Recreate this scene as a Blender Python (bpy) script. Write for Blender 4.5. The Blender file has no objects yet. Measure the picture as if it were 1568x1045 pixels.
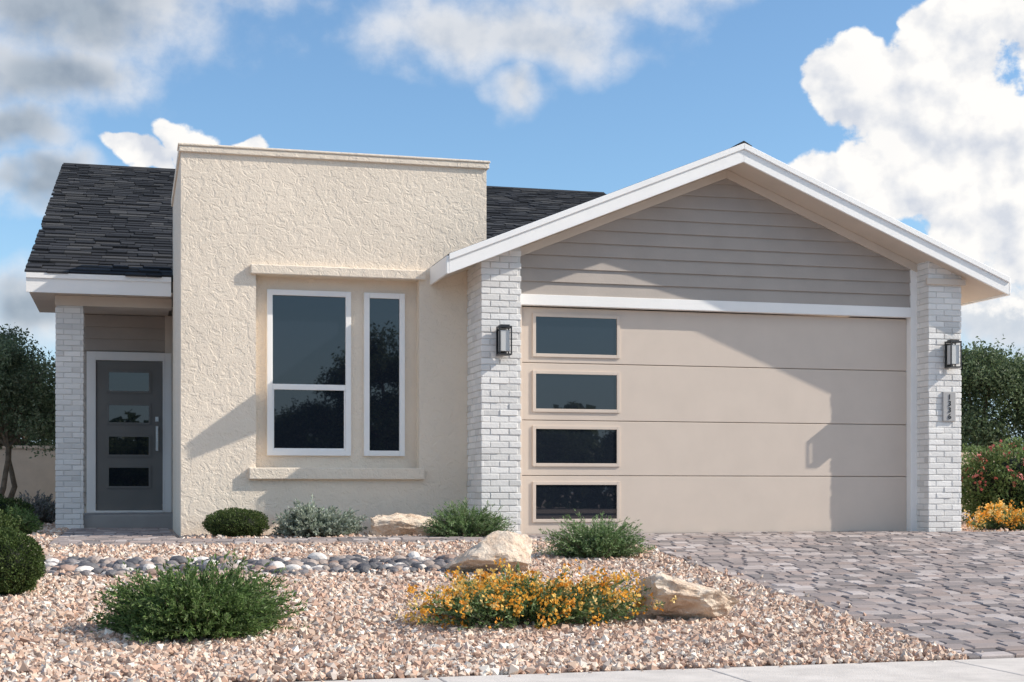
import bpy, math, random
import numpy as np
from mathutils import Vector
random.seed(3); rng=np.random.default_rng(7)
scene=bpy.context.scene
# ---------------------------------------------------------------- helpers
def link(o,parent=None):
    scene.collection.objects.link(o)
    if parent: o.parent=parent
    return o
def empty(name):
    e=bpy.data.objects.new(name,None); e.empty_display_size=.3; return link(e)
def fastmesh(name,verts,faces,mats,cols=None,midx=None,smooth=False):
    """faces: (N,k) int array"""
    me=bpy.data.meshes.new(name)
    nv=len(verts); nf,k=faces.shape
    me.vertices.add(nv); me.vertices.foreach_set('co',np.asarray(verts,dtype=np.float32).ravel())
    me.loops.add(nf*k); me.loops.foreach_set('vertex_index',faces.astype(np.int32).ravel())
    me.polygons.add(nf)
    me.polygons.foreach_set('loop_start',np.arange(0,nf*k,k,dtype=np.int32))
    me.polygons.foreach_set('loop_total',np.full(nf,k,dtype=np.int32))
    me.polygons.foreach_set('use_smooth',np.full(nf,smooth,dtype=bool))
    if midx is not None: me.polygons.foreach_set('material_index',midx.astype(np.int32))
    if cols is not None:
        ca=me.color_attributes.new('Col','FLOAT_COLOR','POINT')
        c=np.ones((nv,4),dtype=np.float32); c[:,:3]=cols; ca.data.foreach_set('color',c.ravel())
    for m in (mats if isinstance(mats,(list,tuple)) else [mats]): me.materials.append(m)
    me.update(); me.validate()
    return me
def scatter(name,bv,bf,pos,R,S,col,mats,parent=None,smooth=False,post=None,link_it=True):
    bv=np.asarray(bv,float); bf=np.asarray(bf); n=len(pos)
    S=np.asarray(S,float)
    if S.ndim==1: S=np.repeat(S[:,None],3,1)
    v=bv[None]*S[:,None,:]
    if R is not None: v=np.einsum('nij,nvj->nvi',R,v)
    v=v+pos[:,None,:]
    f=bf[None]+(np.arange(n)*len(bv))[:,None,None]
    v=v.reshape(-1,3); f=f.reshape(-1,bf.shape[1])
    if post is not None: v=post(v)
    me=fastmesh(name,v,f,mats,cols=np.repeat(col,len(bv),0),smooth=smooth)
    if not link_it: return me
    return link(bpy.data.objects.new(name,me),parent)
def randrot(n):
    q=rng.normal(size=(n,4)); q/=np.linalg.norm(q,axis=1)[:,None]; w,x,y,z=q.T
    return np.stack([np.stack([1-2*(y*y+z*z),2*(x*y-z*w),2*(x*z+y*w)],1),
      np.stack([2*(x*y+z*w),1-2*(x*x+z*z),2*(y*z-x*w)],1),
      np.stack([2*(x*z-y*w),2*(y*z+x*w),1-2*(x*x+y*y)],1)],1)
def dirrot(d):
    d=d/np.linalg.norm(d,axis=1)[:,None]; r=rng.normal(size=d.shape)
    x=np.cross(d,r); x/=np.linalg.norm(x,axis=1)[:,None]; z=np.cross(x,d)
    return np.stack([x,d,z],2)
def zrot(a):
    c,s=np.cos(a),np.sin(a); o=np.zeros_like(a); i=np.ones_like(a)
    return np.stack([np.stack([c,-s,o],1),np.stack([s,c,o],1),np.stack([o,o,i],1)],1)
class MB:
    def __init__(s): s.v=[];s.f=[];s.m=[]
    def poly(s,pts,m=0):
        b=len(s.v); s.v+=[tuple(p) for p in pts]; s.f.append(tuple(range(b,b+len(pts)))); s.m.append(m)
    def box(s,x0,x1,y0,y1,z0,z1,m=0):
        b=len(s.v)
        s.v+=[(x0,y0,z0),(x1,y0,z0),(x1,y1,z0),(x0,y1,z0),(x0,y0,z1),(x1,y0,z1),(x1,y1,z1),(x0,y1,z1)]
        for f in [(0,3,2,1),(4,5,6,7),(0,1,5,4),(1,2,6,5),(2,3,7,6),(3,0,4,7)]:
            s.f.append(tuple(b+i for i in f)); s.m.append(m)
    def prism(s,A,B,m=0):
        n=len(A); b=len(s.v); s.v+=A+B
        s.f.append(tuple(b+i for i in range(n))); s.m.append(m)
        s.f.append(tuple(b+n+i for i in reversed(range(n)))); s.m.append(m)
        for i in range(n):
            j=(i+1)%n; s.f.append((b+i,b+n+i,b+n+j,b+j)); s.m.append(m)
    def prismY(s,xz,y0,y1,m=0): s.prism([(x,y0,z) for x,z in xz],[(x,y1,z) for x,z in xz],m)
    def prismX(s,yz,x0,x1,m=0): s.prism([(x0,y,z) for y,z in yz],[(x1,y,z) for y,z in yz],m)
    def obj(s,name,mats,parent=None,bevel=0,seg=2,smooth=False):
        me=bpy.data.meshes.new(name); me.from_pydata(s.v,[],s.f)
        for m in (mats if isinstance(mats,(list,tuple)) else [mats]): me.materials.append(m)
        me.polygons.foreach_set('material_index',s.m)
        import bmesh
        bm=bmesh.new(); bm.from_mesh(me); bmesh.ops.recalc_face_normals(bm,faces=bm.faces); bm.to_mesh(me); bm.free()
        me.update(); o=bpy.data.objects.new(name,me); link(o,parent)
        if bevel:
            b=o.modifiers.new('bevel','BEVEL'); b.width=bevel; b.segments=seg; b.limit_method='ANGLE'
        return o
# ---------------------------------------------------------------- materials
class NT:
    def __init__(s,nt): s.nt=nt
    def n(s,t,**kw):
        nd=s.nt.nodes.new(t)
        for k,v in kw.items():
            if k.startswith('i_'):
                key=k[2:]; key=int(key) if key.isdigit() else key.replace('_',' ')
                if hasattr(v,'node'): s.nt.links.new(v,nd.inputs[key])
                else: nd.inputs[key].default_value=v
            else: setattr(nd,k,v)
        return nd
    def l(s,a,b): s.nt.links.new(a,b)
    def math(s,op,a,b=0.0,c=None,clamp=False):
        nd=s.nt.nodes.new('ShaderNodeMath'); nd.operation=op; nd.use_clamp=clamp
        for i,v in enumerate((a,b) if c is None else (a,b,c)):
            if hasattr(v,'node'): s.nt.links.new(v,nd.inputs[i])
            else: nd.inputs[i].default_value=v
        return nd.outputs[0]
    def ramp(s,fac,stops,interp='LINEAR'):
        nd=s.nt.nodes.new('ShaderNodeValToRGB'); s.nt.links.new(fac,nd.inputs[0]); r=nd.color_ramp; r.interpolation=interp
        while len(r.elements)<len(stops): r.elements.new(.5)
        for e,(p,c) in zip(r.elements,stops):
            e.position=p; e.color=(c,c,c,1) if not isinstance(c,(tuple,list)) else (*c[:3],1)
        return nd.outputs[0]
    def mix(s,f,a,b,bt='MIX'):
        nd=s.nt.nodes.new('ShaderNodeMix'); nd.data_type='RGBA'; nd.blend_type=bt
        for i,v in ((0,f),(6,a),(7,b)):
            if hasattr(v,'node'): s.nt.links.new(v,nd.inputs[i])
            else: nd.inputs[i].default_value=(*v[:3],1) if isinstance(v,(tuple,list)) else v
        return nd.outputs[2]
def newmat(name,rough=.7):
    m=bpy.data.materials.new(name); m.use_nodes=True; t=NT(m.node_tree)
    p=m.node_tree.nodes['Principled BSDF']; p.inputs['Roughness'].default_value=rough
    g=t.n('ShaderNodeNewGeometry'); return m,t,p,g.outputs['Position']
def noise(t,pos,scale,detail=4,rough=.55,dist=0):
    return t.n('ShaderNodeTexNoise',i_Vector=pos,i_Scale=scale,i_Detail=detail,i_Roughness=rough,i_Distortion=dist).outputs[0]
def bump(t,p,h,dist,strength=1):
    b=t.n('ShaderNodeBump',i_Height=h,i_Distance=dist,i_Strength=strength)
    t.l(b.outputs[0],p.inputs['Normal']); return b.outputs[0]
def simple(name,col,rough=.6,var=.06,scale=3,bs=60,bd=.0008,spec=.3,metal=0):
    m,t,p,pos=newmat(name,rough)
    f=noise(t,pos,scale,4); lo=tuple(c*(1-var) for c in col); hi=tuple(min(1,c*(1+var)) for c in col)
    t.l(t.mix(t.ramp(f,[(.3,0),(.7,1)]),lo,hi),p.inputs['Base Color'])
    p.inputs['Specular IOR Level'].default_value=spec; p.inputs['Metallic'].default_value=metal
    if bd: bump(t,p,noise(t,pos,bs,2),bd)
    return m
def stucco(name,col):
    m,t,p,pos=newmat(name,.9); p.inputs['Specular IOR Level'].default_value=.15
    n1=noise(t,pos,10,3,.62,.5); n3=noise(t,pos,1.1,3); n4=noise(t,pos,55,3,.7,.1)
    h1=t.ramp(n1,[(.42,0),(.50,1),(.60,1),(.66,.6)])
    h=t.math('ADD',t.math('MULTIPLY',h1,.65),t.math('MULTIPLY',n4,1.25))
    bump(t,p,h,.0044)
    c=t.mix(t.ramp(n3,[(.3,0),(.7,1)]),tuple(c*.95 for c in col),tuple(c*1.03 for c in col))
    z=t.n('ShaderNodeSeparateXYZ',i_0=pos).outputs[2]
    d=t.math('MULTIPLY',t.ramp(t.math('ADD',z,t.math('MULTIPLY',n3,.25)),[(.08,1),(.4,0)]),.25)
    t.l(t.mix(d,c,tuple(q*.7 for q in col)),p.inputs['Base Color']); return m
def attrmat(name,rough=.8,transl=0,bs=0,bd=0,spec=.3,dirt=None):
    m,t,p,pos=newmat(name,rough); p.inputs['Specular IOR Level'].default_value=spec
    a=t.n('ShaderNodeAttribute',attribute_name='Col').outputs['Color']
    if dirt:
        f=noise(t,pos,dirt[0],4); a=t.mix(t.math('MULTIPLY',t.ramp(f,[(.3,0),(.75,1)]),dirt[1]),a,dirt[2])
    t.l(a,p.inputs['Base Color'])
    if bd: bump(t,p,noise(t,pos,bs,3),bd)
    if transl:
        tr=t.n('ShaderNodeBsdfTranslucent'); t.l(a,tr.inputs['Color'])
        mx=t.n('ShaderNodeMixShader'); mx.inputs[0].default_value=transl
        out=m.node_tree.nodes['Material Output']; t.l(p.outputs[0],mx.inputs[1]); t.l(tr.outputs[0],mx.inputs[2]); t.l(mx.outputs[0],out.inputs[0])
    return m
M_stucco=stucco('stucco_cream',(.86,.745,.61))
M_white=simple('white_paint',(.94,.92,.89),.5,.02)
M_soffit=simple('soffit_paint',(.68,.595,.51),.7,.04)
M_siding=simple('siding_taupe',(.43,.38,.34),.65,.05,bs=40,bd=.001)
M_door=simple('garage_door_paint',(.66,.56,.475),.55,.03,bs=90,bd=.0006)
M_entry=simple('entry_door_paint',(.19,.185,.175),.5,.05)
M_black=simple('black_metal',(.02,.02,.022),.4,.1,spec=.5)
M_steel=simple('brushed_steel',(.5,.5,.5),.3,.05,metal=1)
M_plaque=simple('grey_plaque',(.42,.41,.40),.6,.05)
M_mortar=simple('mortar',(.70,.68,.65),.95,.08,bs=80,bd=.002)
M_brick=attrmat('painted_brick',.8,bs=40,bd=.004,dirt=(6,.2,(.66,.64,.61)))
M_paver=attrmat('concrete_pavers',.9,bs=70,bd=.003,dirt=(9,.3,(.25,.21,.195)))
M_gravel=attrmat('crushed_gravel',.9,spec=.2)
M_cobble=attrmat('river_cobble',.6,bs=30,bd=.004)
M_shingle=attrmat('asphalt_shingle',.95,bs=160,bd=.003,spec=.15)
M_leaf=attrmat('leaves',.55,transl=.35)
M_petal=attrmat('petals',.6,transl=.3)
M_porch=simple('porch_concrete',(.33,.32,.31),.85,.1)
M_conc=simple('sidewalk_concrete',(.64,.585,.53),.9,.12,scale=5,bs=120,bd=.003)
M_wallf=simple('block_wall_tan',(.64,.51,.39),.9,.08,bs=20,bd=.004)
M_asph=simple('asphalt',(.055,.055,.055),.9,.15,bs=150,bd=.004)
M_roofdark=simple('roof_underlay',(.03,.03,.032),.95,.2,bs=60,bd=.004)
M_sand=simple('paver_joint_sand',(.10,.085,.075),.95,.2,bs=120,bd=.003)
M_bark=simple('bark',(.19,.145,.105),.9,.3,scale=12,bs=30,bd=.02)
m,t,p,pos=newmat('window_glass',.012); M_glass=m
p.inputs['Base Color'].default_value=(.012,.016,.024,1); p.inputs['IOR'].default_value=1.75
m,t,p,pos=newmat('frosted_glass',.35); p.inputs['Base Color'].default_value=(.62,.62,.60,1); M_frost=m
m,t,p,pos=newmat('boulder_stone',.9); M_boulder=m
f=noise(t,pos,6,6,.65,.6); c=t.ramp(f,[(.28,(.48,.32,.21)),(.42,(.74,.57,.43)),(.6,(.84,.71,.57)),(.75,(.60,.47,.38))])
t.l(c,p.inputs['Base Color']); bump(t,p,noise(t,pos,20,7,.7),.03); p.inputs['Specular IOR Level'].default_value=.2
m,t,p,pos=newmat('ground_gravel',.95); M_ground=m
vo=t.n('ShaderNodeTexVoronoi',i_Vector=pos,i_Scale=38.0)
sep=t.n('ShaderNodeSeparateColor'); t.l(vo.outputs['Color'],sep.inputs[0])
c=t.ramp(sep.outputs[0],[(0,(.30,.21,.17)),(.3,(.47,.34,.27)),(.6,(.58,.45,.37)),(1,(.66,.58,.52))])
t.l(c,p.inputs['Base Color']); bump(t,p,t.math('MULTIPLY',vo.outputs['Distance'],-1.0),.02)
# ---------------------------------------------------------------- terrain
PY=[-400,-60,-12,-5.3,-4.01,-4.0,5.84,5.85,7.5,7.56,14,16,40,120,600]
PZ=[-.5,-.5,-.5,-.5,-.5,-.67,-.67,-.53,-.53,-.505,-.004,-.004,-.004,-.004,-.004]
def g(y): return np.interp(y,PY,PZ)
xs=[-500,-100,-30,-10,-5,0,5,10,20,40,120,500]
V=np.array([(x,y,z) for y,z in zip(PY,PZ) for x in xs]); nx=len(xs)
F=np.array([(j*nx+i,j*nx+i+1,(j+1)*nx+i+1,(j+1)*nx+i) for j in range(len(PY)-1) for i in range(nx-1)])
link(bpy.data.objects.new('ground',fastmesh('ground',V,F,M_ground)))
b=MB(); b.poly([(-200,-3.99,-.66),(200,-3.99,-.66),(200,5.83,-.66),(-200,5.83,-.66)]); b.obj('street',M_asph)
b=MB(); b.box(-200,200,5.83,5.99,-.7,-.51); b.box(-200,200,-4.15,-3.99,-.7,-.50); b.obj('kerb',M_conc,bevel=.02)
b=MB()
x=-30.35
while x<40: b.box(x,x+1.512,6.0,7.55,-.6,-.497); x+=1.52
b.obj('sidewalk',M_conc,bevel=.008)
# pavers
pav_b=[(-.5,-.5,-1),(.5,-.5,-1),(.5,.5,-1),(-.5,.5,-1),(-.5,-.5,-.3),(.5,-.5,-.3),(.5,.5,-.3),(-.5,.5,-.3),(-.44,-.40,0),(.44,-.40,0),(.44,.40,0),(-.44,.40,0)]
pav_f=[(0,1,5,4),(1,2,6,5),(2,3,7,6),(3,0,4,7),(4,5,9,8),(5,6,10,9),(6,7,11,10),(7,4,8,11),(8,9,10,11)]
pavcols=np.array([(.34,.285,.265),(.41,.35,.325),(.28,.24,.23),(.50,.44,.415),(.38,.305,.275),(.215,.19,.185)])
def pavers(name,regions):
    pos=[];S=[];R=[]
    for (x0,x1,y0,y1) in regions:
        y=y0;
        while y<y1-.04:
            dy=min(random.choice([.11,.13,.15]),y1-y); x=x0-random.random()*.1
            while x<x1:
                w=random.choice([.11,.14,.17,.2,.23]); xa=max(x,x0); xb=min(x+w,x1)
                if xb-xa>.03:
                    pos.append(((xa+xb)/2,y+dy/2,.024+random.gauss(0,.0035))); S.append((xb-xa-.009,dy-.010,.024)); R.append(random.gauss(0,.02))
                x+=w
            y+=dy
    pos=np.array(pos);S=np.array(S)
    col=pavcols[rng.integers(0,6,len(pos))]*rng.uniform(.82,1.12,(len(pos),1))
    def post(v):
        v=v.copy(); v[:,2]+=g(v[:,1])+.004*np.sin(v[:,0]*2.3+v[:,1])*np.sin(v[:,1]*1.9)
        yy=v[:,1]; v[:,1]+=.010*np.sin(v[:,0]*1.9+yy*.7)*np.clip((14.2-yy)*2,0,1)*np.clip((yy-7.8)*3,0,1); return v
    o=scatter(name,pav_b,pav_f,pos,zrot(np.array(R)),S,col,M_paver,post=post)
    b=MB()
    for (x0,x1,y0,y1) in regions:
        ys=[y0]+[q for q in (14.0,) if y0<q<y1]+[y1]
        for a,c in zip(ys,ys[1:]): b.poly([(x0,a,g(a)+.004),(x1,a,g(a)+.004),(x1,c,g(c)+.004),(x0,c,g(c)+.004)])
    b.obj('joint_sand',M_sand,o); return o
pavers('paver_driveway',[(4.75,10.3,7.57,13.68),(3.96,10.3,13.68,14.64),(3.96,8.66,14.64,14.98)])
pavers('paver_walkway',[(-.72,3.95,13.68,14.42),(-.72,.44,14.42,18.6)])
# gravel stones
def region_pts(x0,x1,y0,y1,dens):
    n=int((x1-x0)*(y1-y0)*dens); return np.stack([rng.uniform(x0,x1,n),rng.uniform(y0,y1,n)],1)
P=np.concatenate([region_pts(-2.2,4.74,7.57,9.2,2800),region_pts(-2.4,4.74,9.2,11.5,2200),region_pts(-3,4.74,11.5,13.68,1600),
   region_pts(.5,3.5,14.43,15.28,1300),region_pts(-4,-.73,13.68,21,600),region_pts(10.31,13,14,20,500),region_pts(9.12,10.3,14.65,20,700)])
st=np.concatenate([region_pts(4.75,4.95,7.6,13.5,25),region_pts(-1,4.75,7.45,7.57,60)]); P=np.concatenate([P,st])
n=len(P)
octv=np.array([(1,0,0),(-1,0,0),(0,1,0),(0,-1,0),(0,0,1),(0,0,-1)],float); octf=[(0,2,4),(2,1,4),(1,3,4),(3,0,4),(2,0,5),(1,2,5),(3,1,5),(0,3,5)]
sz=rng.lognormal(math.log(.0172),.32,n); sz=np.clip(sz,.008,.037); S=sz[:,None]*rng.uniform(.55,1.25,(n,3))
gc=np.array([(.65,.48,.37),(.73,.60,.49),(.50,.335,.25),(.83,.76,.67),(.36,.26,.21),(.62,.41,.305),(.56,.47,.41)])
col=gc[rng.choice(7,n,p=[.24,.2,.16,.11,.08,.12,.09])]*rng.uniform(.80,1.10,(n,1))
zz=g(P[:,1])+sz*.4+rng.uniform(-.003,.014,n); zz[-len(st):]+=.018
scatter('gravel',octv,octf,np.column_stack([P,zz]),randrot(n),S,col,M_gravel)
def ico(sub):
    import bmesh
    bm=bmesh.new(); bmesh.ops.create_icosphere(bm,subdivisions=sub,radius=1); bm.verts.ensure_lookup_table()
    v=np.array([x.co[:] for x in bm.verts]); f=np.array([[q.index for q in x.verts] for x in bm.faces]); bm.free(); return v,f
iv,jf=ico(2)
n=1500
tt=rng.uniform(0,1,n); cx=-.8+tt*3.55; cy=12.22-.16*np.sin(tt*5)-.40*tt+rng.normal(0,.24,n).clip(-.42,.42)
r=rng.lognormal(math.log(.032),.35,n).clip(.015,.068); S=np.stack([r*rng.uniform(.9,1.4,n),r*rng.uniform(.8,1.1,n),r*rng.uniform(.55,.85,n)],1)
cc=np.array([(.14,.135,.14),(.22,.20,.20),(.085,.085,.095),(.38,.31,.27),(.72,.66,.60),(.36,.25,.20)])
col=cc[rng.choice(6,n,p=[.22,.19,.18,.16,.11,.14])]*rng.uniform(.85,1.15,(n,1))
pos=np.column_stack([cx,cy,g(cy)+r*.6])
scatter('dry_creek_cobbles',iv,jf,pos,zrot(rng.uniform(0,6.28,n)),S,col,M_cobble,smooth=False)
from mathutils import noise as mn
def boulder(x,y,w,d,h,seed,rz=0,peak=(0,0)):
    v,f=ico(5); rs=np.random.default_rng(seed); out=v.copy()
    for k in range(13):
        nrm=rs.normal(size=3); nrm/=np.linalg.norm(nrm); dd=rs.uniform(.45,.82); s=out@nrm; ov=s>dd
        out[ov]-=np.outer((s[ov]-dd),nrm)
    for i,p in enumerate(out):
        q=Vector(p)*1.3+Vector((seed*3.1,0,0)); rid=abs(mn.noise(q*2.2))
        out[i]*=1+.16*mn.noise(q)-.16*rid+.06*mn.noise(q*5)+.03*mn.noise(q*12)
    top=np.clip(out[:,2],0,1); out[:,0]+=peak[0]*top; out[:,0]*=1-.25*top
    out[:,0]*=w/2/np.abs(out[:,0]).max(); out[:,1]*=d/2/np.abs(out[:,1]).max(); out[:,2]=(out[:,2]-out[:,2].min()); out[:,2]*=h*1.25/out[:,2].max(); out[:,2]-=h*.25
    o=link(bpy.data.objects.new('boulder',fastmesh('boulder',out,f,M_boulder,smooth=False))); o.location=(x,y,float(g(y))); o.rotation_euler[2]=rz; return o
boulder(2.70,14.76,.76,.42,.26,5,.1,(-.2,0)); boulder(2.87,11.5,.80,.55,.36,11,.2,(.1,0)); boulder(3.50,9.12,.88,.5,.33,31,-.1,(-.3,0))
# ---------------------------------------------------------------- plants
leaf_v=[(0,0,0),(.5,.45,.12),(0,1,0),(-.5,.45,.12)]; leaf_f=[(0,1,2,3)]
def vcol(base,n,v=.25,hue=.08):
    c=np.array(base)[None]*rng.uniform(1-v,1+v,(n,1)); return np.clip(c*rng.uniform(1-hue,1+hue,(n,3)),0,1)
def stem_plant(name,x,y,R,H,stems,lps,leaf,lw,cols,Ry=None,flowers=0,fcols=None,fsize=.014,spread=.55,jit=.12,elmin=.12,flat=.7):
    Ry=Ry or R; z0=float(g(y)); n=stems
    az=rng.uniform(0,2*math.pi,n); el=np.arcsin(rng.uniform(elmin,1,n)); k=rng.uniform(.72,1.08,n)*(1+.16*np.sin(az*3+x)+.10*np.sin(az*5+1.3*y))
    tip=np.stack([R*np.cos(el)*np.cos(az)*k,Ry*np.cos(el)*np.sin(az)*k,H*np.sin(el)**flat*k],1)+rng.normal(0,jit*R*.4,(n,3)).clip(-jit*R*.8,jit*R*.8); tip[:,2]=np.maximum(tip[:,2],.03)
    tip[:,2]*=1+.12*np.sin(tip[:,0]/R*5+x)*np.cos(tip[:,1]/Ry*4)
    base=tip*np.array([spread,spread,0])*rng.uniform(.3,1,(n,1)); ctrl=base*.7+tip*.3; ctrl[:,2]=tip[:,2]*.65
    T=rng.uniform(.12,1,(n,lps))**.7
    def bez(t): t=t[...,None]; return (1-t)**2*base[:,None]+2*t*(1-t)*ctrl[:,None]+t*t*tip[:,None]
    P=bez(T); tan=bez(np.minimum(T+.02,1.02))-P; tan/=np.linalg.norm(tan,axis=2)[...,None]+1e-9
    P=P.reshape(-1,3); d=tan.reshape(-1,3)+rng.normal(0,.55,(n*lps,3)); m_=len(P)
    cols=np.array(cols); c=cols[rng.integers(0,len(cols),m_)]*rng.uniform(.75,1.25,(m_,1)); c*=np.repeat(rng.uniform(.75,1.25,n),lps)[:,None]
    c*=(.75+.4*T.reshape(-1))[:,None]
    L=leaf*rng.uniform(.6,1.3,m_); S=np.stack([L*lw,L,L],1)
    root=empty(name); root.location=(x,y,z0)
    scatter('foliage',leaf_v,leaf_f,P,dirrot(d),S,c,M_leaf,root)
    sv=[(-.5,0,0),(.5,0,0),(.35,1,0),(-.35,1,0)]; ns=min(n,260)
    d=tip[:ns]-base[:ns]; ln=np.linalg.norm(d,axis=1)
    scatter('stems',sv,[(0,1,2,3)],base[:ns],dirrot(d),np.stack([np.full(ns,.004),ln*.85,ln],1),vcol((.16,.13,.08),ns),M_bark,root)
    if flowers:
        idx=rng.integers(0,n,flowers); pz=tip[idx]; sel=rng.uniform(size=flowers)<(.35+.65*(pz[:,2]/H)); pz=pz[sel]*rng.uniform(.96,1.12,(sel.sum(),1))
        k=8; PP=np.repeat(pz,k,0)+rng.normal(0,fsize*.9,(len(pz)*k,3)); fc=np.array(fcols)
        scatter('flowers',leaf_v,leaf_f,PP,dirrot(rng.normal(0,1,PP.shape)+np.array([0,0,.8])),fsize*rng.uniform(.8,1.5,len(PP)),fc[np.repeat(rng.integers(0,len(fc),len(pz)),k)]*rng.uniform(.8,1.1,(len(PP),1)),M_petal,root)
    return root
def ball_plant(name,x,y,R,H,n,leaf,cols,Ry=None,lumps=.12,flowers=0,fcols=None,lw=.6,core=.8,fs=.04):
    Ry=Ry or R; d=rng.normal(size=(n,3)); d/=np.linalg.norm(d,axis=1)[:,None]
    lump=1+lumps*(np.sin(d[:,0]*6+x*3)*np.sin(d[:,1]*7+y)+.6*np.sin(d[:,2]*9+d[:,0]*11))
    rr=(1-np.abs(rng.normal(0,.12,n)))*lump
    P=d*rr[:,None]*np.array([R,Ry,H/2])+np.array([0,0,H/2*.98]); keep=P[:,2]>.005; P=P[keep]; d=d[keep]; m_=len(P)
    cols=np.array(cols); c=cols[rng.integers(0,len(cols),m_)]*rng.uniform(.7,1.3,(m_,1))
    L=leaf*rng.uniform(.6,1.3,m_)
    root=empty(name); root.location=(x,y,float(g(y)))
    scatter('foliage',leaf_v,leaf_f,P,dirrot(d*.6+rng.normal(0,.6,(m_,3))+np.array([0,0,.35])),np.stack([L*lw,L,L],1),c,M_leaf,root)
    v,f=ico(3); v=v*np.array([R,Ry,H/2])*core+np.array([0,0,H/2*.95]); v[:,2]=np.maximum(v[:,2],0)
    me=fastmesh('shade_core',v,f,M_leaf,cols=np.tile(np.array([[.015,.02,.01]]),(len(v),1))); link(bpy.data.objects.new('shade_core',me),root)  # solid near-black core; the shrub's inner shade is put into its colour
    if flowers:
        dd=rng.normal(size=(flowers,3)); dd/=np.linalg.norm(dd,axis=1)[:,None]; dd[:,2]=np.abs(dd[:,2])*1.1-.1
        pz=dd*np.array([R,Ry,H/2])*1.0+np.array([0,0,H/2]); k=6; PP=np.repeat(pz,k,0)+rng.normal(0,.02,(flowers*k,3)); fc=np.array(fcols)
        scatter('flowers',leaf_v,leaf_f,PP,dirrot(rng.normal(size=PP.shape)),fs*rng.uniform(.7,1.3,len(PP)),fc[np.repeat(rng.integers(0,len(fc),flowers),k)],M_petal,root)
    return root
G1=[(.11,.18,.05),(.15,.225,.07),(.08,.135,.04),(.20,.26,.11)]
G2=[(.15,.24,.09),(.20,.29,.13),(.11,.18,.06),(.26,.33,.18)]
SAGE=[(.28,.32,.25),(.36,.40,.33),(.22,.26,.19),(.44,.48,.41)]
BOX=[(.06,.095,.025),(.09,.135,.035),(.045,.075,.02),(.13,.17,.055)]
YF=[(.92,.46,.06),(.93,.58,.13),(.88,.38,.05),(.92,.68,.28)]
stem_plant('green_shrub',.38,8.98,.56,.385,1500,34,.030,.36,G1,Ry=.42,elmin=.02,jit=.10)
stem_plant('lavender_shrub',3.28,14.32,.46,.32,560,30,.034,.22,G2,Ry=.26,elmin=.08,jit=.09)
stem_plant('lavender_shrub',4.02,12.4,.45,.34,660,32,.034,.22,G2,Ry=.3,elmin=.08,jit=.09)
stem_plant('sage_shrub',1.80,14.72,.45,.30,640,28,.036,.5,SAGE,Ry=.3,jit=.08)
ball_plant('boxwood_shrub',1.02,14.85,.32,.31,11000,.018,BOX,lumps=.05)
ball_plant('boxwood_shrub',-.86,10.75,.27,.47,14000,.02,BOX,lumps=.07)
ball_plant('boxwood_shrub',-1.10,11.6,.27,.56,12000,.022,BOX)
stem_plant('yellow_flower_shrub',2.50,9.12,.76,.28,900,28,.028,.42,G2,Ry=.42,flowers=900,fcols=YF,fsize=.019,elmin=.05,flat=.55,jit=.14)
stem_plant('yellow_flower_shrub',9.95,15.0,.55,.26,300,22,.034,.4,G2,Ry=.3,flowers=420,fcols=YF,fsize=.022)
stem_plant('yellow_flower_shrub',10.8,15.3,.55,.28,300,22,.034,.4,G2,Ry=.3,flowers=420,fcols=YF,fsize=.022)
RG=[(.14,.22,.075),(.20,.27,.11),(.11,.17,.06)]
ball_plant('pink_flower_shrub',11.75,17.6,.84,1.12,16000,.05,RG,flowers=150,fcols=[(.55,.14,.13),(.62,.22,.20),(.42,.14,.09)],lumps=.2,core=.7)
ball_plant('pink_flower_shrub',13.3,18.2,.8,.95,9000,.05,RG,flowers=90,fcols=[(.45,.10,.10),(.50,.17,.16)],lumps=.2,core=.7)
stem_plant('green_shrub',-1.25,16.2,.38,.28,300,22,.04,.3,G1)
stem_plant('sage_shrub',-1.25,21.2,.35,.42,260,22,.04,.4,[(.2,.2,.2),(.26,.25,.25),(.16,.18,.15)])
ball_plant('boxwood_shrub',-1.55,19.0,.36,.40,5000,.03,BOX)
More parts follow.
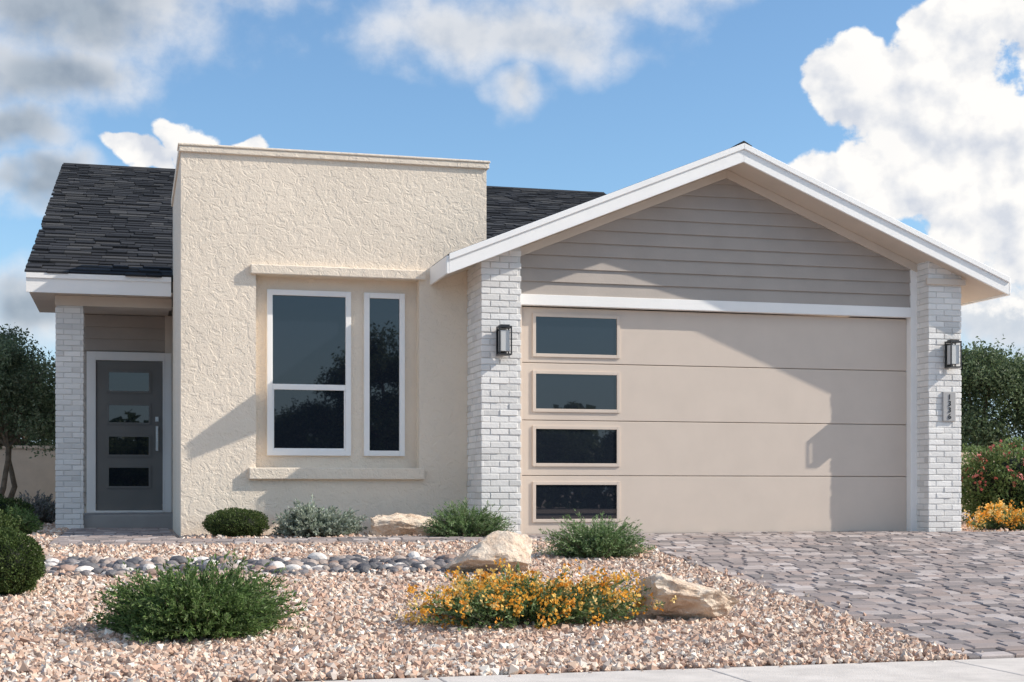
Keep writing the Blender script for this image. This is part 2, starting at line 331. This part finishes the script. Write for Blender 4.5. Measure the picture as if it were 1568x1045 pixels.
# trees
def tube(pts,rad,seg=7):
    vs=[];fs=[]
    for i,(p,r) in enumerate(zip(pts,rad)):
        t_=(pts[min(i+1,len(pts)-1)]-pts[max(i-1,0)]).normalized(); a=t_.orthogonal().normalized(); c=t_.cross(a)
        for k in range(seg):
            an=2*math.pi*k/seg; vs.append(tuple(p+(a*math.cos(an)+c*math.sin(an))*r))
        if i:
            o=(i-1)*seg
            for k in range(seg): fs.append((o+k,o+(k+1)%seg,o+seg+(k+1)%seg,o+seg+k))
    return vs,fs
def tree_mesh(name,H,R,trunks,seed,leafn,leaf,cols,low=.35,clr=.42,nc=60,rcf=.22):
    """trunk(s) and limbs; crown made of leaf clumps spread through an uneven ellipsoid, each reached by a twig"""
    random.seed(seed); V_=[];F_=[]; rs=np.random.default_rng(seed)
    def add(p,r,seg=7):
        v,f=tube(p,r,seg); o=len(V_); V_.extend(v); F_.extend([tuple(i+o for i in q) for q in f])
    cz=H*(clr+1)/2; hz=H*(1-clr)/2
    d=rs.normal(size=(nc,3)); d/=np.linalg.norm(d,axis=1)[:,None]; rr=rs.uniform(.35,.9,nc)**.6
    lump=1+.22*np.sin(d[:,0]*4+seed)*np.sin(d[:,1]*4+2*seed)+.12*np.sin(d[:,2]*6)
    E=d*(rr*lump)[:,None]*np.array([R,R,hz])*.86+np.array([0,0,cz])
    forks=[]
    for t_ in range(trunks):
        a=6.28*t_/trunks+random.random(); s=R*(.28 if trunks>1 else .03)
        p=Vector((math.cos(a)*.06*(trunks>1),math.sin(a)*.06*(trunks>1),-.05)); q=Vector((math.cos(a)*s,math.sin(a)*s,H*(low+random.uniform(-.03,.06))))
        pts=[]
        for i in range(7):
            u=i/6; w=p.lerp(q,u)+Vector((random.gauss(0,.018),random.gauss(0,.018),0))*H*math.sin(u*3.1); w.x+=math.cos(a)*s*.25*math.sin(u*3.14); pts.append(w)
        r0=H*(.018 if trunks>1 else .028); add(pts,[r0*(1.25 if i==0 else 1-.4*i/6) for i in range(7)],8); forks.append((pts[-1],r0*.6))
    limbs=[]
    for (q,r0) in forks:
        for k in range(5 if trunks>1 else 8):
            e=Vector(E[random.randrange(nc)])*.75+Vector((0,0,cz*.25)); m_=q.lerp(e,.5)+Vector((random.gauss(0,.06),random.gauss(0,.06),.05))*R
            pts=[q,q.lerp(m_,.5),m_,m_.lerp(e,.55),e]; add(pts,[r0*.9,r0*.75,r0*.6,r0*.42,r0*.25],6); limbs+=pts[1:]
    for e in E:
        e=Vector(e); q=min(limbs,key=lambda l:(l-e).length); m_=q.lerp(e,.5)+Vector((random.gauss(0,.03),random.gauss(0,.03),.02))*R
        add([q,m_,e],[H*.004,H*.003,H*.0015],4)
    k=leafn//nc; rc=R*rcf
    off=rs.normal(size=(nc,k,3)); off/=np.linalg.norm(off,axis=2)[...,None]; off*=rs.uniform(.15,1,(nc,k,1))**.6*rc*rs.uniform(.6,1.35,(nc,1,1)); off[...,2]*=.72
    off*=1+.35*np.sin(off[...,:1]*9/rc)
    P=(E[:,None]+off).reshape(-1,3); n_=len(P); cols=np.array(cols)
    c=cols[rs.integers(0,len(cols),n_)]*rs.uniform(.75,1.25,(n_,1))*np.repeat(rs.uniform(.7,1.3,nc),k)[:,None]
    L=leaf*rs.uniform(.6,1.3,n_); Rm=dirrot(rs.normal(0,1,(n_,3))+np.array([0,0,-.2]))
    v=np.einsum('nij,nvj->nvi',Rm,np.array(leaf_v)[None]*np.stack([L*.5,L,L],1)[:,None,:])+P[:,None]
    v=v.reshape(-1,3); f=(np.arange(n_)*4)[:,None]+np.arange(4)[None]; arr=np.array(V_)
    nb=len(arr); verts=np.concatenate([arr,v]); faces=np.concatenate([np.array(F_),f+nb])
    colr=np.concatenate([np.tile([[.13,.10,.075]],(nb,1)),np.repeat(c,4,0)]); midx=np.concatenate([np.zeros(len(F_)),np.ones(n_)])
    return fastmesh(name,verts,faces,[M_bark,M_leaf],cols=colr,midx=midx)
TG=[(.12,.17,.075),(.16,.21,.10),(.085,.125,.06),(.21,.26,.14)]
TO=[(.17,.22,.12),(.22,.27,.16),(.12,.165,.085),(.28,.32,.21)]
T1=tree_mesh('olive_tree',3.05,1.25,4,5,36000,.055,TO,.34,.34,95,.25)
T2=tree_mesh('broad_tree',5.2,2.6,1,9,38000,.12,TG,.28,.16,90,.25)
T3=tree_mesh('tall_tree',8,3.0,1,14,34000,.15,TG,.3,.18,80,.25)
def put(name,me,x,y,s=1,rz=0,sz=None):
    o=link(bpy.data.objects.new(name,me)); o.location=(x,y,float(g(y))-.02); o.scale=(s,s,sz or s); o.rotation_euler[2]=rz; return o
put('olive_tree',T1,-1.95,23.2,1,.5,1.02)
put('olive_tree',T1,-2.9,27.5,1.25,2)
put('olive_tree',T1,-5.4,26,1.1,4)
for (x,y,s,rz,sz) in [(-2.6,38.5,.75,0,.72),(-6.5,41,.9,1,.8),(25.9,40.5,1.0,2,1.06),(28.6,39,.9,4,.9),(33,43,1,1,1),(22.5,44,.6,5,.7)]:
    put('shade_tree',T2,x,y,s,rz,sz)
for (x,y,s,rz,sz) in [(7.2,-27,.85,0,.95),(3.8,-26,.8,2,.75),(16,-28,.95,3,.8),(20.5,-27,1,4,.85),(0,-28,1,2,.7),(13,-29,.9,5,.8)]:
    put('shade_tree',T2,x,y,s,rz,sz)
put('shade_tree',T3,9.9,-26,1,0,.97)
nt_=130; tx=np.linspace(-70,110,nt_)+rng.normal(0,.6,nt_); ty=-44+rng.normal(0,1.5,nt_); hh=rng.uniform(3.0,5.6,nt_)
k=260; off=rng.normal(size=(nt_,k,3)); off/=np.linalg.norm(off,axis=2)[...,None]; off*=rng.uniform(.4,1,(nt_,k,1))**.5
P=np.stack([tx,ty,hh*.5-.5],1)[:,None]+off*np.stack([rng.uniform(1.2,2.2,nt_),np.full(nt_,1.6),hh*.52],1)[:,None]; P=P.reshape(-1,3)
scatter('distant_trees',leaf_v,leaf_f,P,dirrot(rng.normal(size=P.shape)),rng.uniform(.4,.8,len(P)),np.array(TG)[rng.integers(0,4,len(P))],M_leaf)
# ---------------------------------------------------------------- garden walls
b=MB(); b.box(-60,-.93,34,34.2,-.1,1.40); b.box(-60,-.90,33.96,34.24,1.40,1.47); b.obj('garden_wall',M_wallf,bevel=.01)
b=MB(); b.box(9.08,80,34,34.2,-.1,1.40); b.box(9.06,80,33.96,34.24,1.40,1.47); b.obj('garden_wall',M_wallf,bevel=.01)
# ---------------------------------------------------------------- house
H=empty('stucco_house')
X0,X1,YB,ZT=.494,3.72,15.3,3.96
b=MB(); hx0,hx1,hz0,hz1=1.255,2.98,.72,2.735; yr=15.47
cx_=[X0,hx0,hx1,X1]; cz_=[-.05,hz0,hz1,ZT]
for i in range(3):
    for j in range(3):
        if i==1 and j==1: continue
        b.poly([(cx_[i],YB,cz_[j]),(cx_[i+1],YB,cz_[j]),(cx_[i+1],YB,cz_[j+1]),(cx_[i],YB,cz_[j+1])])
b.poly([(hx0,YB,hz0),(hx0,YB,hz1),(hx0,yr,hz1),(hx0,yr,hz0)]); b.poly([(hx1,YB,hz0),(hx1,yr,hz0),(hx1,yr,hz1),(hx1,YB,hz1)])
b.poly([(hx0,YB,hz0),(hx0,yr,hz0),(hx1,yr,hz0),(hx1,YB,hz0)]); b.poly([(hx0,YB,hz1),(hx1,YB,hz1),(hx1,yr,hz1),(hx0,yr,hz1)])
b.poly([(hx0,yr,hz0),(hx1,yr,hz0),(hx1,yr,hz1),(hx0,yr,hz1)])
b.poly([(X0,YB,-.05),(X0,YB,ZT),(X0,18.3,ZT),(X0,18.3,-.05)]); b.poly([(X1,YB,-.05),(X1,18.3,-.05),(X1,18.3,ZT),(X1,YB,ZT)])
b.poly([(X0,YB,ZT),(X1,YB,ZT),(X1,18.3,ZT),(X0,18.3,ZT)]); b.poly([(X0,18.3,-.05),(X0,18.3,ZT),(X1,18.3,ZT),(X1,18.3,-.05)])
o=b.obj('parapet_wall',M_stucco,H)
b=MB()
b.box(X0-.02,X1+.025,YB-.03,YB+.25,ZT,ZT+.06); b.box(X0-.03,X1+.035,YB-.04,YB+.26,ZT+.06,ZT+.085)
b.box(X0-.02,X0+.23,YB+.27,18.3,ZT,ZT+.085)
b.obj('parapet_coping',M_stucco,H,bevel=.008)
b=MB(); b.box(1.196,3.04,YB-.06,YB+.02,2.73,2.83); b.box(1.18,3.03,YB-.06,YB+.02,.60,.722); b.obj('window_surround',M_stucco,H,bevel=.01)
def window(x0,x1,z0,z1,y,rail=None):
    b=MB(); w=.058
    b.box(x0,x0+w,y-.045,y+.01,z0,z1); b.box(x1-w,x1,y-.045,y+.01,z0,z1)
    b.box(x0+w,x1-w,y-.045,y+.01,z0,z0+w); b.box(x0+w,x1-w,y-.045,y+.01,z1-w,z1)
    if rail:
        b.box(x0+w,x1-w,y-.04,y+.01,rail-.03,rail+.03)
        b.box(x0+w,x0+w+.016,y-.032,y+.01,z0+w,rail-.03); b.box(x1-w-.016,x1-w,y-.032,y+.01,z0+w,rail-.03)
        b.box(x0+w+.016,x1-w-.016,y-.032,y+.01,z0+w,z0+w+.02)
    b.obj('window_frame',M_white,H,bevel=.004)
    b=MB(); b.poly([(x0+w-.01,y-.018,z0+w-.01),(x1-w+.01,y-.018,z0+w-.01),(x1-w+.01,y-.018,z1-w+.01),(x0+w-.01,y-.018,z1-w+.01)]); b.obj('window_glass',M_glass,H)
window(1.381,2.267,.853,2.60,yr,1.577); window(2.408,2.848,.853,2.60,yr)
def pier(name,x0,x1,y0,y1,ztop,faces,roofclip=None,seed=1):
    random.seed(seed); b=MB(); ch=.0665; z=0.0; k=0; L=.2
    def zt(x): return roofclip(x) if roofclip else ztop
    B=[]
    while z<ztop:
        h=ch-.009
        for f in faces:
            horiz=f in 'fb'; a0,a1=(x0,x1) if horiz else (y0,y1)
            a=a0-(.0 if k%2 else L/2)
            while a<a1-.001:
                s=max(a,a0); e=min(a+L-.009,a1)
                if e-s>.03:
                    j=random.uniform(-.004,.005); dz=random.uniform(-.0015,.0015)
                    if horiz:
                        yy=y0-j if f=='f' else y1+j
                        if z+h<=min(zt(s),zt(e)): B.append((s,e,*(sorted((yy,yy+.03 if f=='f' else yy-.03))),z+dz,z+h+dz))
                    else:
                        xx=x0-j if f=='l' else x1+j
                        if z+h<=zt(xx): B.append((*(sorted((xx,xx+.03 if f=='l' else xx-.03))),s+.001,e-.001,z+dz,z+h+dz))
                a+=L
        z+=ch; k+=1
    for q in B: b.box(*q)
    o=b.obj(name,M_brick,H,bevel=.005)
    me=o.data; n=len(B); base=np.array([.88,.855,.82])[None]*rng.uniform(.86,1.03,(n,1)); dark=rng.uniform(size=n)<.12; base[dark]*=.86
    ca=me.color_attributes.new('Col','FLOAT_COLOR','POINT'); c=np.ones((n*8,4),dtype=np.float32); c[:,:3]=np.repeat(np.clip(base,0,1),8,0); ca.data.foreach_set('color',c.ravel())
    b=MB(); i_=.008
    if roofclip: b.prismY([(x0+i_,-.05),(x1-i_,-.05),(x1-i_,zt(x1)-.02),(x0+i_,zt(x0)-.02)],y0+i_,y1-i_)
    else: b.box(x0+i_,x1-i_,y0+i_,y1-i_,-.05,ztop)
    b.obj(name+'_core',M_mortar,H)
AX,AZ,SL=6.345,4.187,.408; EX0,EX1=3.12,9.57; YO=14.44
def zr(x): return AZ-SL*abs(x-AX)
pier('brick_pier_left',3.506,3.935,14.65,15.298,3.3,'fl',lambda x: zr(x)-.08,1)
pier('brick_pier_right',8.68,9.095,14.65,15.2,3.3,'flr',lambda x: zr(x)-.08,2)
pier('brick_pier_porch',-.893,-.564,18.6,18.93,2.745,'flr',None,3)
b=MB()
for s in (-1,1):
    xe=EX0 if s<0 else EX1
    def q(x,dz): return (x,zr(x)+dz)
    def strip(d0,d1,y0,y1,m):
        pts=[q(xe,d0),q(AX,d0),q(AX,d1),q(xe,d1)]
        if s>0: pts=pts[::-1]
        b.prismY(pts,y0,y1,m)
    strip(-.185,0,YO,YO+.03,0)
    strip(-.050,.014,YO-.02,YO-.001,0)
    strip(-.165,-.145,YO+.031,22,1)
    strip(-.002,.020,YO+.031,22,2)
    x_a,x_b=(3.94,AX) if s<0 else (8.70,AX)
    pts=[(x_a,zr(x_a)-.26),(x_b,zr(x_b)-.26),(x_b,zr(x_b)-.166),(x_a,zr(x_a)-.166)]
    b.prismY(pts if s<0 else pts[::-1],14.895,14.93,1)
b.box(EX0-.025,EX0-.001,YO+.0,22,2.87-.185,2.87-.002,0); b.box(EX1+.001,EX1+.025,YO+.0,22,zr(EX1)-.185,zr(EX1)-.002,0)
b.prismY([(AX-.10,AZ-.012),(AX+.10,AZ-.012),(AX,AZ+.042)],YO-.01,21.5,2)
b.box(8.64,9.13,14.61,14.648,2.80,2.87,1)
b.obj('garage_roof',[M_white,M_soffit,M_roofdark],H,bevel=.004,seg=1)
def siding(name,x0,x1,z0,z1,y,clip=None,exp=.143):
    b=MB(); z=z0
    while z<z1:
        zz=min(z+exp,z1)
        a0,a1,c0,c1=x0,x1,x0,x1
        if clip:
            h0=(AZ-.08-z)/SL; h1=(AZ-.08-zz)/SL
            if h1<=0: break
            a0,a1=max(x0,AX-h0),min(x1,AX+h0); c0,c1=max(x0,AX-h1),min(x1,AX+h1)
        b.poly([(a0,y-.026,z),(a1,y-.026,z),(c1,y-.004,zz),(c0,y-.004,zz)]); b.poly([(a0,y,z),(a1,y,z),(a1,y-.026,z),(a0,y-.026,z)])
        z+=exp
    b.obj(name,M_siding,H)
siding('gable_siding',3.93,8.75,2.57,4.1,14.94,True)
b=MB(); b.box(3.936,8.604,14.90,14.99,2.457,2.57); b.box(8.606,8.70,14.905,15.03,0,3.1); b.obj('garage_trim',M_white,H,bevel=.004)
b=MB(); b.box(3.94,4.028,14.96,15.02,0,2.455); b.obj('garage_jamb',M_door,H,bevel=.004)
b=MB(); zs=[.012,.643,1.237,1.852,2.452]
for a,c in zip(zs,zs[1:]): b.box(4.03,8.605,15.0,15.05,a+.003,c-.004)
b.box(4.03,8.605,15.03,15.045,.0,2.45)
b.obj('garage_door',M_door,H,bevel=.005)
b=MB(); gl=MB()
for z1,z0 in [(2.346,1.952),(1.734,1.361),(1.143,.777),(.544,.178)]:
    x0,x1=4.188,5.10; w=.036
    b.box(x0-w,x0,14.984,15.002,z0-w,z1+w); b.box(x1,x1+w,14.984,15.002,z0-w,z1+w); b.box(x0,x1,14.984,15.002,z0-w,z0); b.box(x0,x1,14.984,15.002,z1,z1+w)
    gl.poly([(x0,14.997,z0),(x1,14.997,z0),(x1,14.997,z1),(x0,14.997,z1)])
b.obj('garage_window_frame',M_door,H,bevel=.003); gl.obj('garage_window_glass',M_glass,H)
b=MB(); b.box(4.03,8.605,14.985,15.05,-.02,.010); b.obj('door_seal',M_black,H)
def lantern(x,z):
    y=14.65; b=MB(); w=.07
    b.box(x-.05,x+.05,y-.018,y+.0,z-.13,z+.13)
    b.box(x-w,x+w,y-.165,y-.03,z+.13,z+.15); b.box(x-.05,x+.05,y-.145,y-.05,z+.15,z+.165); b.box(x-w,x+w,y-.165,y-.03,z-.15,z-.135)
    for sx in (-1,1):
        for yy in (y-.16,y-.04): b.box(x+sx*.062-.007,x+sx*.062+.007,yy-.006,yy+.008,z-.135,z+.13)
    b.box(x-.02,x+.02,y-.035,y-.017,z-.02,z+.08)
    b.box(x-.048,x+.048,y-.148,y-.05,z-.11,z+.105,1)
    b.obj('wall_lantern',[M_black,M_frost],H,bevel=.003)
lantern(3.725,2.03); lantern(8.93,2.01)
b=MB(); b.box(8.848,9.01,14.625,14.655,1.265,1.598); b.obj('house_number_plaque',M_plaque,H,bevel=.006)
for i,ch in enumerate('1336'):
    cu=bpy.data.curves.new('digit','FONT'); cu.body=ch; cu.size=.085; cu.extrude=.003; cu.align_x='CENTER'; cu.materials.append(M_black)
    o=link(bpy.data.objects.new('digit',cu),H); o.location=(8.93,14.621,1.51-.073*i); o.rotation_euler=(math.pi/2,0,0)
b=MB()
b.box(3.53,3.72,15.31,18.2,-.05,2.7); b.box(8.95,9.06,15.2,20.5,-.05,2.72)
b.obj('garage_walls',M_stucco,H)
b=MB(); b.box(-.9,9.05,20.52,37.4,-.05,3.0); b.prismX([(18.8,3.0),(37.2,3.0),(28,6.25)],-.88,-.8); b.prismX([(18.8,3.0),(37.2,3.0),(28,6.25)],8.95,9.03)
b.obj('main_walls',M_stucco,H)
b=MB(); b.box(.56,.70,18.31,20.5,-.05,2.9); b.obj('porch_side_wall',M_siding,H)
b=MB(); b.box(-.62,.55,18.65,20.5,-.05,.18); b.obj('porch_slab',M_porch,H,bevel=.01)
b=MB(); b.box(-.90,.49,18.6,18.85,2.747,2.87); b.box(-1.19,.49,18.18,20.5,2.872,2.89); b.box(.45,.555,20.44,20.495,.185,2.87); b.obj('porch_beam',M_soffit,H,bevel=.004)
siding('porch_siding',-.9,.56,.3,2.87,20.5,None,.16)
b=MB()
b.box(-.58,-.462,20.43,20.47,.181,2.36); b.box(.418,.44,20.43,20.47,.181,2.36); b.box(.44,.535,20.435,20.47,.181,2.36); b.box(-.462,.418,20.43,20.47,2.245,2.36); b.box(-.462,.418,20.40,20.47,.181,.21)
b.obj('entry_door_trim',M_white,H,bevel=.004)
LT=[(2.084,1.834),(1.638,1.406),(1.21,.968),(.79,.54)]
b=MB(); b.box(-.455,.410,20.452,20.475,.212,2.24)
for z1,z0 in LT:
    w=.03; x0,x1=-.29,.233
    b.box(x0-w,x0,20.44,20.456,z0-w,z1+w); b.box(x1,x1+w,20.44,20.456,z0-w,z1+w); b.box(x0,x1,20.44,20.456,z0-w,z0); b.box(x0,x1,20.44,20.456,z1,z1+w)
b.obj('entry_door',M_entry,H,bevel=.003)
b=MB()
for z1,z0 in LT: b.poly([(-.29,20.447,z0),(.233,20.447,z0),(.233,20.447,z1),(-.29,20.447,z1)])
b.obj('entry_door_glass',M_glass,H)
b=MB(); b.box(.325,.36,20.39,20.41,1.02,1.36); b.box(.33,.355,20.41,20.452,1.05,1.07); b.box(.33,.355,20.41,20.452,1.31,1.33); b.box(.32,.365,20.43,20.452,1.42,1.49); b.obj('door_handle',M_steel,H,bevel=.004)
# main roof
RY0,RZ0,RY1,RZ1=18.15,3.06,28,6.46; RX0,RX1=-1.205,9.25
b=MB()
b.prismX([(RY0+.03,RZ0-.04),(RY1,RZ1-.04),(RY1,RZ1-.0),(RY0+.03,RZ0)],RX0+.02,RX1,1)
b.prismX([(RY1,RZ1-.04),(37.85,RZ0-.04),(37.85,RZ0),(RY1,RZ1)],RX0+.02,RX1,1)
b.box(RX0,.47,RY0,RY0+.03,RZ0-.22,RZ0+.0,0); b.box(RX0,.47,RY0-.02,RY0-.001,RZ0-.05,RZ0+.01,0)
b.prismX([(RY0+.03,RZ0-.2),(RY1,RZ1-.2),(RY1,RZ1+.0),(RY0+.03,RZ0+.0)],RX0,RX0+.02,0)
b.prismX([(RY1,RZ1-.2),(37.85,RZ0-.2),(37.85,RZ0),(RY1,RZ1)],RX0,RX0+.02,0)
b.obj('main_roof',[M_white,M_roofdark],H)
pos=[];S=[];col=[]
sl=math.atan2(RZ1-RZ0,RY1-RY0); Ls=math.hypot(RZ1-RZ0,RY1-RY0); ex=.205; rows=int(Ls/ex)+1
scol=np.array([(.035,.036,.040),(.05,.051,.055),(.026,.027,.03),(.07,.069,.07),(.042,.043,.047)])
for r_ in range(rows):
    s0=r_*ex; x=RX0-random.random()*.2-.02
    while x<RX1:
        w=random.choice([.18,.25,.33,.4]); sc=s0+ex*.5+random.choice([0,0,-.02,-.04,.0])
        xa=max(x,RX0-.02); xb=min(x+w,RX1)
        if xb-xa>.04:
            pos.append(((xa+xb)/2,RY0+sc*math.cos(sl),RZ0+sc*math.sin(sl)+.016+random.choice([0,.004,.014]))); S.append((xb-xa-.006,ex*1.12,.012)); col.append(scol[random.randrange(5)]*random.uniform(.8,1.2))
        x+=w
a=sl-.07
Rt=np.array([[1,0,0],[0,math.cos(a),-math.sin(a)],[0,math.sin(a),math.cos(a)]])
cb=[(-.5,-.5,-1),(.5,-.5,-1),(.5,.5,-1),(-.5,.5,-1),(-.5,-.5,1),(.5,-.5,1),(.5,.5,1),(-.5,.5,1)]; cf=[(0,3,2,1),(4,5,6,7),(0,1,5,4),(1,2,6,5),(2,3,7,6),(3,0,4,7)]
scatter('roof_shingles',cb,cf,np.array(pos),np.repeat(Rt[None],len(pos),0),np.array(S),np.array(col),M_shingle,H)
b=MB(); b.prismX([(RY1-.15,RZ1-.03),(RY1+.15,RZ1-.03),(RY1,RZ1+.05)],RX0,RX1); b.obj('ridge_cap',M_roofdark,H)
# ---------------------------------------------------------------- camera
th=math.radians(14.67)
cam=bpy.data.cameras.new('camera'); co=link(bpy.data.objects.new('camera',cam)); co.location=(0,0,.495); co.rotation_euler=(math.pi/2,0,-th)
cam.sensor_width=36; cam.lens=36*2228/1568; cam.shift_y=.145; cam.clip_end=3000; scene.camera=co
# ---------------------------------------------------------------- light
sd=Vector((-2.95,1,-2.2)).normalized()
su=bpy.data.lights.new('sun','SUN'); su.energy=5; su.angle=math.radians(.5); su.color=(1,.925,.825)
so=link(bpy.data.objects.new('sun',su)); so.rotation_euler=sd.to_track_quat('-Z','Y').to_euler(); so.location=(20,-10,20)
w=bpy.data.worlds.new('World'); scene.world=w; w.use_nodes=True; t=NT(w.node_tree); w.node_tree.nodes.clear()
sky=t.n('ShaderNodeTexSky',sky_type='NISHITA',sun_disc=False); sky.sun_elevation=math.asin(-sd.z); sky.sun_rotation=math.atan2(-sd.x,-sd.y)
sky.air_density=1.0; sky.dust_density=.6; sky.ozone_density=1.5
tc=t.n('ShaderNodeTexCoord').outputs['Generated']; s3=t.n('ShaderNodeSeparateXYZ',i_0=tc)
az=t.math('ARCTAN2',s3.outputs[0],s3.outputs[1])
hd=t.math('SQRT',t.math('ADD',t.math('MULTIPLY',s3.outputs[0],s3.outputs[0]),t.math('MULTIPLY',s3.outputs[1],s3.outputs[1])))
te=t.math('DIVIDE',s3.outputs[2],t.math('MAXIMUM',hd,.05))
P0=t.n('ShaderNodeCombineXYZ',i_0=az,i_1=te).outputs[0]
def vm(op,a,b_=None,scale=None):
    nd=t.nt.nodes.new('ShaderNodeVectorMath'); nd.operation=op
    for i,v in enumerate((a,b_)):
        if v is None: continue
        if hasattr(v,'node'): t.l(v,nd.inputs[i])
        else: nd.inputs[i].default_value=v
    if scale is not None: nd.inputs['Scale'].default_value=scale
    return nd
wn=t.n('ShaderNodeTexNoise',i_Vector=P0,i_Scale=10.0,i_Detail=3.0,i_Roughness=.6)
P1=vm('ADD',P0,vm('SCALE',vm('SUBTRACT',wn.outputs['Color'],(.5,.5,.5)).outputs[0],scale=.085).outputs[0]).outputs[0]
def blobs(lst):
    f=None
    for (a_,e_,ra,re) in lst:
        d=vm('LENGTH',vm('DIVIDE',vm('SUBTRACT',P1,(a_,e_,0)).outputs[0],(ra,re,1e3)).outputs[0]).outputs['Value']
        v=t.math('SUBTRACT',1.0,d); f=v if f is None else t.math('MAXIMUM',f,v)
    return f
crisp=[(.540,.250,.068,.065),(.490,.275,.034,.030),(.450,.217,.042,.026),(.585,.205,.075,.085),(.50,.208,.055,.04),(.625,.30,.06,.06),(.545,.305,.035,.032),(.42,.212,.028,.012),
       (.036,.234,.024,.015),(.0,.222,.028,.011),(.07,.230,.02,.012),(.9,.2,.2,.09),(2.5,.95,.7,.6),(-2.3,.95,.7,.6)]  # last two clouds are unseen, added behind the camera as bright fill
soft=[(.265,.315,.10,.038),(.215,.315,.055,.036),(.33,.345,.10,.030),(.258,.272,.026,.028),(-.04,.335,.13,.06),(-.05,.275,.075,.045),(.05,.345,.08,.03),(-.075,.235,.05,.03),
      (-.06,.20,.05,.022),(-.06,.115,.06,.035),(.58,.12,.06,.035),(.60,.155,.05,.03),(.45,.36,.06,.015),(1.4,.35,.35,.15),(-1.2,.35,.3,.1)]
nf=t.n('ShaderNodeTexNoise',i_Vector=P0,i_Scale=24.0,i_Detail=7.0,i_Roughness=.57).outputs[0]
P2=vm('ADD',P0,(.008,.011,0)).outputs[0]
nf2=t.n('ShaderNodeTexNoise',i_Vector=P2,i_Scale=24.0,i_Detail=3.0,i_Roughness=.5).outputs[0]
nl=t.n('ShaderNodeTexNoise',i_Vector=P0,i_Scale=9.0,i_Detail=3.0,i_Roughness=.5).outputs[0]
fc=t.math('ADD',blobs(crisp),t.math('MULTIPLY',t.math('SUBTRACT',nf,.5),1.5))
bsf=blobs(soft)
fs=t.math('ADD',t.math('ADD',bsf,t.math('MULTIPLY',t.math('SUBTRACT',nl,.5),.9)),t.math('MULTIPLY',t.math('SUBTRACT',nf,.5),1.3))
mc=t.n('ShaderNodeMapRange',interpolation_type='SMOOTHSTEP',i_0=fc,i_1=.06,i_2=.24).outputs[0]
ms=t.math('MULTIPLY',t.n('ShaderNodeMapRange',interpolation_type='SMOOTHSTEP',i_0=fs,i_1=-.2,i_2=.75).outputs[0],.92)
sh=t.math('MULTIPLY_ADD',t.math('SUBTRACT',nf,nf2),3.6,.74,clamp=True)
shs=sh
sh=t.math('ADD',sh,t.math('MULTIPLY',t.math('SUBTRACT',nl,.5),1.0),clamp=True)
colc=t.mix(sh,(.68,.72,.80),(1.05,1.03,1.0))
thick=t.n('ShaderNodeMapRange',interpolation_type='SMOOTHSTEP',i_0=bsf,i_1=.15,i_2=.85).outputs[0]
lft=t.n('ShaderNodeMapRange',interpolation_type='SMOOTHSTEP',i_0=az,i_1=.16,i_2=.02).outputs[0]
thick=t.math('MULTIPLY',thick,t.math('MULTIPLY_ADD',lft,.72,.28))
cols_=t.mix(thick,t.mix(shs,(.70,.76,.86),(.93,.94,.97)),t.mix(shs,(.32,.38,.46),(.45,.51,.58)))
skyt=t.mix(1.0,sky.outputs[0],(.86*.15,1.05*.15,1.16*.15),'MULTIPLY')
hz=t.n('ShaderNodeMapRange',interpolation_type='SMOOTHSTEP',i_0=te,i_1=.20,i_2=-.02).outputs[0]
skyt=t.mix(t.math('MULTIPLY',hz,.85),skyt,(.54,.71,.92))
bs_=t.n('ShaderNodeBackground',i_Color=skyt,i_Strength=1.0)
bc=t.n('ShaderNodeBackground',i_Color=colc,i_Strength=.98); bso=t.n('ShaderNodeBackground',i_Color=cols_,i_Strength=.92)
m1=t.n('ShaderNodeMixShader'); t.l(ms,m1.inputs[0]); t.l(bs_.outputs[0],m1.inputs[1]); t.l(bso.outputs[0],m1.inputs[2])
m2=t.n('ShaderNodeMixShader'); t.l(mc,m2.inputs[0]); t.l(m1.outputs[0],m2.inputs[1]); t.l(bc.outputs[0],m2.inputs[2])
wo=t.n('ShaderNodeOutputWorld'); t.l(m2.outputs[0],wo.inputs[0])
scene.view_settings.view_transform='Standard'; scene.view_settings.look='None'; scene.view_settings.exposure=0
